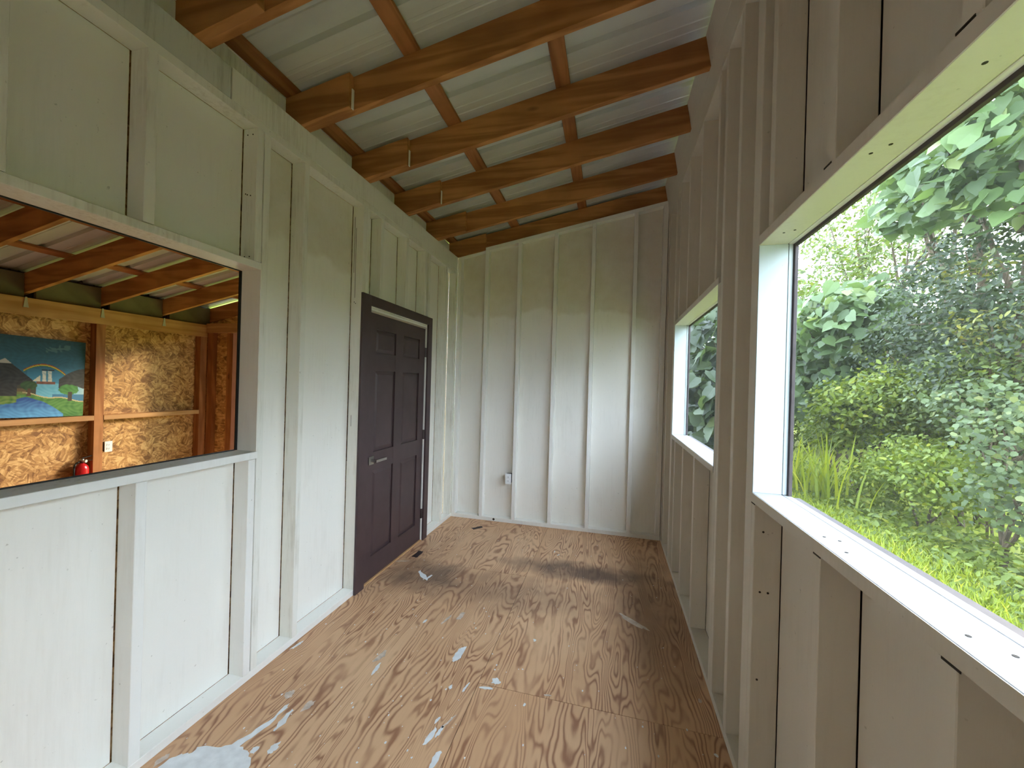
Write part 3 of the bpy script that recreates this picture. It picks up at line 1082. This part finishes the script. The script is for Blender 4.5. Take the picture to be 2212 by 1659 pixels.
for px, py, L, Wd, ang, mt in (
        (612, 1556, .16, .035, -8, 'floor_paint'), (590, 1618, .07, .035, 0, 'floor_paint'), (549, 1620, .04, .03, 0, 'floor_paint'),
        (624, 1500, .05, .05, 0, 'dust'), (665, 1525, .08, .04, 0, 'dust'), (822, 1418, .11, .05, 5, 'dust'), (812, 1446, .10, .02, -5, 'floor_paint'),
        (992, 1412, .16, .05, 4, 'floor_paint'), (1072, 1472, .05, .06, 70, 'floor_paint'), (1050, 1486, .09, .018, 80, 'floor_paint'), (1006, 1485, .08, .016, 10, 'floor_paint'),
        (974, 1484, .03, .02, 0, 'floor_paint'), (930, 1590, .10, .03, 15, 'floor_paint'), (950, 1580, .07, .02, 8, 'floor_paint'), (938, 1645, .12, .03, 5, 'floor_paint'),
        (945, 1555, .05, .015, 15, 'floor_paint'), (968, 1560, .10, .01, 25, 'dust'), (913, 1242, .20, .05, -50, 'floor_paint'), (928, 1246, .08, .02, 10, 'floor_paint'),
        (868, 1212, .14, .015, 70, 'dust'), (996, 1330, .10, .04, 10, 'dust'), (965, 1338, .13, .02, 12, 'dust'), (918, 1342, .045, .02, 10, 'floor_paint'),
        (641, 1394, .09, .022, 10, 'floor_paint'), (1365, 1342, .26, .045, -50, 'dust'), (348, 1642, .06, .03, 5, 'dust'), (1183, 1502, .04, .012, 80, 'dust'),
        (1198, 1192, .05, .012, 0, 'floor_paint'), (1206, 1199, .04, .012, 30, 'floor_paint'), (1155, 1383, .03, .02, 0, 'floor_paint'), (1133, 1523, .02, .015, 0, 'floor_paint'),
        (1512, 1514, .03, .02, 0, 'dust'), (1547, 1632, .02, .018, 0, 'floor_paint')):
    splat(px, py, L, Wd, ang, M[mt])
for px, py, L, Wd, ang in ((903, 1197, .13, .06, -5), (1031, 1140, .12, .05, 40)):
    c = on_z(px, py, 0)
    a = math.radians(ang)
    q = [(-1, -1), (1, -.8), (1, 1), (-1, .8)]
    floor_patch('dark_scuff', [(c.x + u * L / 2 * math.sin(a) + v * Wd / 2 * math.cos(a), c.y + u * L / 2 * math.cos(a) - v * Wd / 2 * math.sin(a)) for u, v in q], .0006, M['mark'], .006, 3)
# fine specks nobody could count
bm = bmesh.new()
for i in range(330):
    x = random.uniform(-1.6, .45)
    y = random.uniform(1.0, 4.0)
    if random.random() < .45:
        x = random.uniform(-1.7, -.5)
        y = random.uniform(1.0, 2.6)
    r = random.choice((.002, .0025, .003, .005))
    a = random.uniform(0, 6.28)
    vs = [bm.verts.new((x + r * random.uniform(.5, 1.2) * math.cos(a + t * 1.257), y + 1.5 * r * random.uniform(.5, 1.2) * math.sin(a + t * 1.257), .0008)) for t in range(5)]
    bm.faces.new(vs)
tag(link('paint_specks', bm_mesh(bm, 'paint_specks'), M['floor_paint'], floor), kind='stuff')


# ------------------------------------------------------------------ nail holes in studs
def hole(pos, n, parent, r=.0035):
    bm_ = bmesh.new()
    n = Vector(n)
    cyl_bm(bm_, Vector(pos) - n * .001, Vector(pos) + n * .0006, r, None, 8)
    link('nail_hole', bm_mesh(bm_, 'nail_hole'), M['hole'], parent)


for dx, z in ((-.062, 2.745), (-.030, 2.745), (-.066, 2.45), (-.055, 2.445), (-.035, 2.44), (-.062, 2.135), (-.032, 2.135)):
    hole((XL + dx, 1.5698, z), (0, -1, 0), wl)
for dx, z in ((-.060, 2.09), (-.05, 2.08)):
    hole((XL + dx, 2.4358, z), (0, -1, 0), wl)
for dx, z in ((.035, 2.22), (.060, 2.22)):
    hole((XR + dx, 1.6448, z), (0, -1, 0), wr)
for dx, z in ((.030, 1.02), (.024, .80), (.050, .80), (.022, .48)):
    hole((XR + dx, 1.6126, z), (0, -1, 0), wr, .004)
for y_, dx in ((1.20, .030), (1.18, .055), (1.10, .03), (.78, .035), (.74, .062), (.50, .035)):
    hole((XR + dx, y_, NW[2] + .0002), (0, 0, 1), wr, .004)
for y_, dx in ((1.52, .035), (1.50, .06), (1.05, .03), (1.02, .05), (.80, .05), (.70, .045)):
    hole((XR + dx, y_, NW[3] - .0002), (0, 0, -1), wr, .004)

# dark open joints where the near sill and head meet the studs
for y_, z in ((1.612, NW[2] - .0385), (1.150, NW[2] - .0385), (.742, NW[2] - .0385), (1.150, NW[3] + .0405), (.748, NW[3] + .0405)):
    box('open_joint', XR - .0008, XR + .0006, y_, y_ + .036, z - .0022, z + .0022, M['hole'], wr, 0)
# shrinkage cracks in the stud beside the door
for z0_, z1_, dx in ((2.30, 2.70, -.070), (2.12, 2.62, -.058), (1.20, 1.28, -.060), (.95, 1.75, -.086)):
    box('crack', XL + dx - .0012, XL + dx + .0012, 2.4352, 2.4364, z0_, z1_, M['hole'], wl, 0)

# ------------------------------------------------------------------ outdoors
GZ = -.40
gr = empty('ground', kind='structure')
me = bpy.data.meshes.new('lawn')
gx = np.linspace(-14, 26, 41)
gy = np.linspace(-16, 46, 63)
vs = []
for yy in gy:
    for xx in gx:
        h = GZ + (.05 * math.sin(xx * 1.3 + yy * .7) if xx > 1.5 else -.02) + max(0, xx - 4.2) * .10
        vs.append((xx, yy, h))
nx = len(gx)
fs = [(j * nx + i, j * nx + i + 1, (j + 1) * nx + i + 1, (j + 1) * nx + i) for j in range(len(gy) - 1) for i in range(nx - 1)]
me.from_pydata(vs, [], fs)
link('lawn', me, M['lawn'], gr)


def ground_z(x, y):
    return GZ + (.05 * math.sin(x * 1.3 + y * .7) if x > 1.5 else -.02) + max(0, x - 4.2) * .10


def np_mesh(name, V, faces_per, nvert, mt, parent, kind=None):
    """V: (n, nvert, 3); faces_per: list of quads / tris as index tuples of one piece"""
    n = V.shape[0]
    me_ = bpy.data.meshes.new(name)
    base = (np.arange(n) * nvert)[:, None]
    loops, starts, tot, st = [], [], [], 0
    allf = []
    for f in faces_per:
        allf.append(base + np.array(f)[None, :])
    loop_list = np.concatenate([a for a in allf], axis=1).ravel()
    sizes = np.tile(np.array([len(f) for f in faces_per]), n)
    starts = np.concatenate([[0], np.cumsum(sizes)[:-1]])
    me_.vertices.add(n * nvert)
    me_.vertices.foreach_set('co', V.reshape(-1).astype(np.float32))
    me_.loops.add(len(loop_list))
    me_.loops.foreach_set('vertex_index', loop_list.astype(np.int32))
    me_.polygons.add(len(sizes))
    me_.polygons.foreach_set('loop_start', starts.astype(np.int32))
    me_.update(calc_edges=True)
    me_.validate()
    o_ = link(name, me_, mt, parent)
    if kind:
        o_['kind'] = kind
    return o_


# leaf outlines: (along, across, lift) from the stalk, unit length
LEAVES = {
    'heart': (np.array([(0, 0, 0), (-.10, .26, .03), (.12, .46, .05), (.48, .42, .03), (1.0, 0, -.12), (.48, -.42, .03), (.12, -.46, .05), (-.10, -.26, .03), (.45, 0, -.05)]),
              [(0, 8, 2, 1), (8, 3, 2), (8, 4, 3), (8, 5, 4), (8, 6, 5), (0, 7, 6, 8)]),
    'oval': (np.array([(0, 0, 0), (.35, .24, .03), (.75, .18, .01), (1, 0, -.06), (.75, -.18, .01), (.35, -.24, .03)]), [(0, 3, 2, 1), (0, 5, 4, 3)]),
    'round': (np.array([(0, 0, 0), (.15, .36, .03), (.6, .44, .02), (1, 0, -.05), (.6, -.44, .02), (.15, -.36, .03)]), [(0, 3, 2, 1), (0, 5, 4, 3)]),
    'tiny': (np.array([(0, 0, 0), (.5, .22, .02), (1, 0, 0), (.5, -.22, .02)]), [(0, 3, 2, 1)]),
}


def leaf_frames(n, face, spread, droop):
    """random leaf axes; FACE: mean normal, DROOP: how far tips hang"""
    nrm = np.array(face)[None, :] + RNG.normal(0, spread, (n, 3))
    nrm /= np.linalg.norm(nrm, axis=1, keepdims=True)
    t = RNG.normal(0, 1, (n, 3))
    t[:, 2] -= droop
    t -= (t * nrm).sum(1, keepdims=True) * nrm
    t /= np.linalg.norm(t, axis=1, keepdims=True)
    s = np.cross(nrm, t)
    return t, s, nrm


def leaves_at(P, kind, size, face, spread, droop):
    tmpl, faces = LEAVES[kind]
    n = len(P)
    t, s, nr = leaf_frames(n, face, spread, droop)
    sz = size * RNG.uniform(.65, 1.25, (n, 1, 1))
    V = P[:, None, :] + sz * (tmpl[None, :, 0:1] * t[:, None, :] + tmpl[None, :, 1:2] * s[:, None, :] + tmpl[None, :, 2:3] * nr[:, None, :])
    return V, faces, len(tmpl)


def crown_points(n, c, r, shell=.55, clump=0, cs=.3):
    """points in an ellipsoid, more of them near its surface, gathered in sprays"""
    def dirs(k):
        d = RNG.normal(0, 1, (k, 3))
        return d / np.linalg.norm(d, axis=1, keepdims=True)
    if clump:
        cc = dirs(clump) * (shell + (1 - shell) * RNG.random((clump, 1)) ** .5)
        cc = cc * np.array(r) + np.array(c)
        idx = RNG.integers(0, clump, n)
        return cc[idx] + RNG.normal(0, cs, (n, 3)) * np.array([1, 1, .6])
    d = dirs(n) * (shell + (1 - shell) * RNG.random((n, 1)) ** .6)
    return d * np.array(r) + np.array(c)


def limb(bm_, p, q, r, r2, bend=.15):
    p, q = Vector(p), Vector(q)
    prev, pr = p, r
    for i in range(1, 5):
        t = i / 4
        cur = p.lerp(q, t) + Vector((math.sin(t * 3.1) * bend * .5, math.sin(t * 3.1 + 1) * bend * .5, 0))
        if i == 4:
            cur = q
        rr = r + (r2 - r) * t
        cyl_bm(bm_, prev, cur, pr, rr, 7)
        prev, pr = cur, rr


def plant(name, label, cat, base, crowns, kind, size, n, mt, face=(-.6, -.35, .6), spread=.55, droop=.5, clump=0, cs=.3, group=None,
          trunk=.06, singles=0, single_size=None, shell=.5, wood_=True, extra=None):
    """root at the foot; stem, branches to each crown, foliage; SINGLES big leaves as parts of their own"""
    root = empty(name, base, None, label, cat, group)
    bx, by, bz = base
    if wood_:
        bm_ = bmesh.new()
        for (c, r) in crowns:
            top = Vector((c[0] - bx, c[1] - by, c[2] - bz))
            limb(bm_, (random.uniform(-.05, .05), random.uniform(-.05, .05), -.05), top, trunk, trunk * .35, .25)
            for k_ in range(5):
                a = random.uniform(0, 6.28)
                e = top + Vector((math.cos(a) * r[0] * .7, math.sin(a) * r[1] * .7, random.uniform(-.4, .8) * r[2]))
                limb(bm_, top * random.uniform(.55, .95), e, trunk * .4, trunk * .1, .12)
        link('stem', bm_mesh(bm_, 'stem'), M['bark'], root)
    tot = sum(r[0] * r[1] + r[1] * r[2] for c, r in crowns)
    Vs = []
    for (c, r) in crowns:
        k_ = int(n * (r[0] * r[1] + r[1] * r[2]) / tot)
        P = crown_points(k_, (c[0] - bx, c[1] - by, c[2] - bz), r, shell, clump, cs)
        keep = P[:, 2] + bz > ground_z(c[0], c[1]) + .02
        V, faces, nv = leaves_at(P[keep], kind, size, face, spread, droop)
        Vs.append(V)
    V = np.concatenate(Vs)
    np_mesh('foliage', V, faces, nv, mt, root, 'stuff')
    if singles:
        tmpl, faces = LEAVES['heart']
        mes = []
        for q in range(4):
            mm = bpy.data.meshes.new('leaf')
            tm = tmpl.copy()
            tm[:, 1] *= (.92 + .06 * q)
            tm[:, 2] *= (.6 + .3 * q)
            mm.from_pydata([tuple(v) for v in tm], [], faces)
            mm.materials.append(mt)
            mes.append(mm)
        per = singles // len(crowns)
        f_ = np.array(face)
        for (c, r) in crowns:
            d = RNG.normal(0, 1, (per * 6, 3))
            d /= np.linalg.norm(d, axis=1, keepdims=True)
            d = d[(d @ np.array((-.8, -.6, -.05))) > .05][:per]
            P = d * np.array(r) * RNG.uniform(.9, 1.12, (len(d), 1)) + np.array((c[0] - bx, c[1] - by, c[2] - bz))
            t, s, nr = leaf_frames(len(P), face, spread * .8, droop)
            for i in range(len(P)):
                o_ = bpy.data.objects.new('leaf', mes[i % 4])
                C.objects.link(o_)
                o_.parent = root
                R_ = Matrix((Vector(t[i]), Vector(s[i]), Vector(nr[i]))).transposed().to_4x4()
                sz = (single_size or size) * random.uniform(.75, 1.2)
                o_.matrix_local = Matrix.Translation(Vector(P[i])) @ R_ @ Matrix.Scale(sz, 4)
    return root


def foot(px, py, X):
    p = on_x(px, py, X)
    return (p.x, p.y, ground_z(p.x, p.y))


def cr(px, py, X, rx_, ry_, rz_):
    p = on_x(px, py, X)
    return ((p.x, p.y, p.z), (rx_, ry_, rz_))


# the hedge-line beyond the grass
plant('broadleaf_tree', 'tall tree with large heart-shaped leaves arching over the dark fine-leaved tree', 'tree', foot(2150, 900, 5.4),
      [cr(2085, 330, 4.9, .8, 1.3, .95), cr(2230, 250, 4.8, .9, 1.1, 1.3), cr(1990, 440, 5.3, .6, .8, .5)], 'heart', .20, 1500, M['leaf_big'], singles=210, single_size=.24, spread=.5, droop=1.0, trunk=.09)
plant('climbing_vine', 'dense climber with large pale heart-shaped leaves beside the tall grass clump', 'vine', foot(1800, 900, 5.0),
      [cr(1780, 720, 4.7, .7, 1.7, 1.0), cr(1775, 850, 4.6, .5, 1.5, .6), cr(1850, 690, 5.2, .6, 1.3, .8)], 'heart', .22, 1700, M['leaf_big'], singles=230, single_size=.27, spread=.5, droop=1.0, trunk=.05)
plant('fine_leaved_tree', 'dark green tree with dense small leaves under the arching broad leaves', 'tree', foot(2130, 900, 5.3),
      [cr(2110, 640, 5.0, .9, 1.2, 1.0), cr(2010, 760, 5.2, .8, 1.2, .8), cr(2200, 760, 4.9, .8, .8, 1.0)], 'oval', .085, 11500, M['leaf_dark'], clump=260, cs=.13, spread=.6, trunk=.08)
plant('sparse_tree', 'sparse tree with small leaves and bright sky showing between them', 'tree', foot(1860, 900, 7.2),
      [cr(1850, 500, 6.6, 1.1, 2.6, 1.3), cr(1960, 560, 6.6, 1.0, 1.8, 1.2), cr(1760, 650, 7.0, .9, 2.2, .9)], 'oval', .13, 7500, M['leaf_mid'], clump=230, cs=.20, spread=.7, trunk=.09)
plant('bright_shrub', 'bright yellow-green leafy shrub between the vine and the flowering shrub', 'shrub', foot(1850, 960, 4.6),
      [cr(1850, 880, 4.5, .5, 1.1, .55), cr(1930, 850, 4.7, .5, .8, .5), cr(1800, 930, 4.4, .4, .8, .35)], 'oval', .10, 6500, M['leaf_bright'], clump=150, cs=.12, trunk=.025)
plant('tangled_shrub', 'tangled mid-green shrub spreading behind the pale round-leaved branches', 'shrub', foot(2080, 960, 5.0),
      [cr(2050, 850, 4.9, .6, 1.0, .6), cr(2150, 830, 4.8, .6, .8, .7), cr(1980, 900, 4.9, .5, .9, .5)], 'oval', .075, 9500, M['leaf_mid'], clump=190, cs=.12, trunk=.03)
fl = plant('flowering_shrub', 'low light-green shrub dotted with a few yellow flowers', 'shrub', foot(2000, 1090, 4.35),
           [cr(1990, 1010, 4.3, .4, .65, .42), cr(2060, 1040, 4.25, .4, .6, .36), cr(1920, 1030, 4.4, .35, .6, .32)], 'oval', .075, 6500, M['leaf_bright'], clump=120, cs=.10, trunk=.02)
plant('round_leaved_shrub', 'shrub with pale round leaves strung along arching branches', 'shrub', foot(2170, 1100, 4.3),
      [cr(2130, 880, 4.3, .4, .5, .30), cr(2190, 960, 4.2, .4, .4, .45), cr(2190, 1080, 4.1, .35, .35, .35)], 'round', .062, 1700, M['leaf_pale'], clump=70, cs=.09, droop=.2, trunk=.03)
plant('yellowing_vine', 'yellow-tipped creeper lying across the dark fine-leaved tree', 'vine', foot(2150, 950, 4.9),
      [cr(2140, 700, 4.55, .25, .7, .20), cr(2080, 590, 4.7, .2, .6, .14)], 'oval', .075, 420, M['leaf_yellow'], clump=30, cs=.09, trunk=.015)

# yellow flowers
for k_, (px, py) in enumerate(((1946, 945), (1915, 982), (1914, 1010), (2129, 1104), (2020, 1000))):
    p = on_x(px, py, 3.95 if k_ != 3 else 3.85)
    fo = empty('flower', (p.x - fl.location.x, p.y - fl.location.y, p.z - fl.location.z))
    fo.parent = fl
    for q in range(5):
        a = q * 1.2566
        bm = bmesh.new()
        u, v = Vector((.5, -.3, .0)).normalized().cross(Vector((0, 0, 1))), Vector((0, 0, 1))
        dd = (u * math.cos(a) + v * math.sin(a))
        ee = (u * math.cos(a + 1.57) + v * math.sin(a + 1.57))
        pts = [Vector(), dd * .022 + ee * .016, dd * .042, dd * .022 - ee * .016]
        bm.faces.new([bm.verts.new(x) for x in pts])
        link('petal', bm_mesh(bm, 'petal'), M['yellow'], fo)

# trees further back close the view
for k_, (px, py, X, s_, mtn, lab) in enumerate((
        (1745, 760, 8.5, 1.0, 'leaf_mid', 'mid-green tree far behind the climbing vine'),
        (1900, 770, 9.0, 1.0, 'leaf_dark', 'dark tree far behind the sparse tree'),
        (2040, 780, 8.0, 1.0, 'leaf_mid', 'leafy tree behind the fine-leaved tree'),
        (2200, 740, 7.5, 1.1, 'leaf_dark', 'dark tree behind the arching broadleaf tree'))):
    c0 = on_x(px, py, X)
    plant('background_tree', lab, 'tree', (c0.x, c0.y, ground_z(c0.x, c0.y)),
          [((c0.x, c0.y, c0.z), (1.3 * s_, 2.4 * s_, 1.2 * s_)), ((c0.x + .3, c0.y - 1.0, 1.2), (1.2 * s_, 2.2 * s_, 1.5)), ((c0.x, c0.y + 1.5, .8), (1.2 * s_, 2.2 * s_, 1.3))],
          'oval', .19, 5500, M[mtn], clump=240, cs=.28, spread=.8, trunk=.10, group='trees behind the hedge-line')

# plants outside the frame of the near window that shade the room and fill the far window
plant('broadleaf_shrub', 'dark broad-leaved shrub close to the building behind the far screen', 'shrub', (2.1, 8.6, ground_z(2.1, 8.6)),
      [((2.1, 8.9, 1.2), (.9, 1.5, 1.1)), ((2.4, 9.6, 2.3), (1.1, 1.6, 1.3)), ((1.7, 9.6, .4), (.8, 1.2, .8))], 'heart', .26, 2300, M['leaf_dark'], singles=120, single_size=.30, droop=1.0, trunk=.05)
for k_, (x, y_, z, rx_, ry_, rz_, lab) in enumerate((
        (3.6, 14.5, 2.0, 1.6, 2.6, 2.4, 'tall dark tree closing the end of the grass strip'),
        (5.6, 15.0, 2.6, 2.0, 3.0, 2.6, 'bushy tree beyond the climbing vine'),
        (5.8, 2.2, 1.8, 1.2, 2.8, 2.2, 'wide tree opposite the large screened window'),
        (6.0, -2.8, 1.6, 1.2, 2.8, 2.0, 'wide tree past the end of the hedge-line'))):
    plant('hedge_tree', lab, 'tree', (x, y_, ground_z(x, y_)), [((x, y_, z), (rx_, ry_, rz_)), ((x, y_ + .6, z * .35), (rx_, ry_, rz_ * .6))], 'oval', .17, 8800, M['leaf_bright' if k_ == 2 else ('leaf_mid' if k_ else 'leaf_dark')],
          clump=330, cs=.24, spread=.8, trunk=.10)
plant('garden_shrub', 'green shrub in the garden beyond the pink doorway trim', 'shrub', (-7.6, 9.5, ground_z(-7.6, 9.5)), [((-7.6, 9.5, .8), (1.2, 1.4, 1.2)), ((-6.2, 10.5, .5), (1.1, 1.1, .9))], 'oval', .12, 4000, M['leaf_mid'], clump=120, cs=.2, trunk=.04)

# tall grass clump
tg = foot(1748, 1000, 3.75)
root = empty('tall_grass', tg, None, 'clump of tall arching grass blades in front of the climbing vine', 'grass clump')
tmpl_n = 7
for k_ in range(90):
    a = random.uniform(0, 6.28)
    L = random.uniform(.8, 1.5)
    lean = random.uniform(.15, .6)
    ox_, oy_ = random.gauss(0, .14), random.gauss(0, .62)
    vs = []
    wd = random.uniform(.014, .026)
    sd = Vector((-math.sin(a), math.cos(a), 0))
    for i in range(7):
        t = i / 6
        out = lean * L * (t ** 1.8)
        z = L * t * (1 - .28 * lean * t * 1.6)
        p = Vector((ox_ + math.cos(a) * out, oy_ + math.sin(a) * out, z))
        ww = wd * (1 - t ** 2) + .001
        vs += [p - sd * ww, p + sd * ww]
    me = bpy.data.meshes.new('blade')
    me.from_pydata([tuple(v) for v in vs], [], [(2 * i, 2 * i + 1, 2 * i + 3, 2 * i + 2) for i in range(6)])
    link('blade', me, M['grass'], root)

# ground cover weeds along the hedge foot
def weeds():
    n = 20000
    y_ = RNG.uniform(-3.5, 15, n)
    x = 4.05 + .38 * RNG.normal(0, 1, n) + .05 * (y_ - 6) * -.6
    z = np.array([ground_z(a, b) for a, b in zip(x, y_)]) + np.abs(RNG.normal(0, .16, n)) * np.clip((x - 3.2), .15, 1.2)
    P = np.stack([x, y_, z], 1)
    V, faces, nv = leaves_at(P, 'oval', .085, (-.3, -.2, .8), .6, .1)
    o_ = np_mesh('ground_cover', V, faces, nv, M['leaf_weed'], None, 'stuff')
    tag(o_, 'low leafy ground cover along the foot of the hedge-line', 'weeds')
    n = 4000
    y_ = RNG.uniform(3.0, 14, n)
    x = 3.75 + .30 * RNG.normal(0, 1, n) - .03 * (y_ - 6)
    z = np.array([ground_z(a, b) for a, b in zip(x, y_)]) + np.abs(RNG.normal(0, .05, n))
    V, faces, nv = leaves_at(np.stack([x, y_, z], 1), 'oval', .07, (-.3, -.2, .8), .6, .1)
    o_ = np_mesh('clover_patch', V, faces, nv, M['leaf_bright'], None, 'stuff')
    tag(o_, 'bright low leaves where the lawn meets the ground cover', 'weeds')


weeds()


def lawn_blades():
    n = 62000
    y_ = -2.0 + 15.7 * RNG.random(n) ** 1.1
    x = RNG.uniform(.85, 4.2, n)
    z = np.array([ground_z(a, b) for a, b in zip(x, y_)])
    a = RNG.uniform(0, 6.283, n)
    h = RNG.uniform(.05, .15, n)
    lean = RNG.uniform(.2, .9, n) * h
    wd = RNG.uniform(.004, .008, n)
    base = np.stack([x, y_, z], 1)
    sd = np.stack([-np.sin(a), np.cos(a), 0 * a], 1) * wd[:, None]
    mid = base + np.stack([np.cos(a) * lean * .35, np.sin(a) * lean * .35, h * .6], 1)
    tip = base + np.stack([np.cos(a) * lean, np.sin(a) * lean, h], 1)
    V = np.stack([base - sd, base + sd, mid + sd * .8, mid - sd * .8, tip], 1)
    o_ = np_mesh('lawn_grass', V, [(0, 1, 2, 3), (3, 2, 4)], 5, M['grass'], None, 'stuff')
    tag(o_, 'short bright green grass between the building and the hedge-line', 'grass')


lawn_blades()
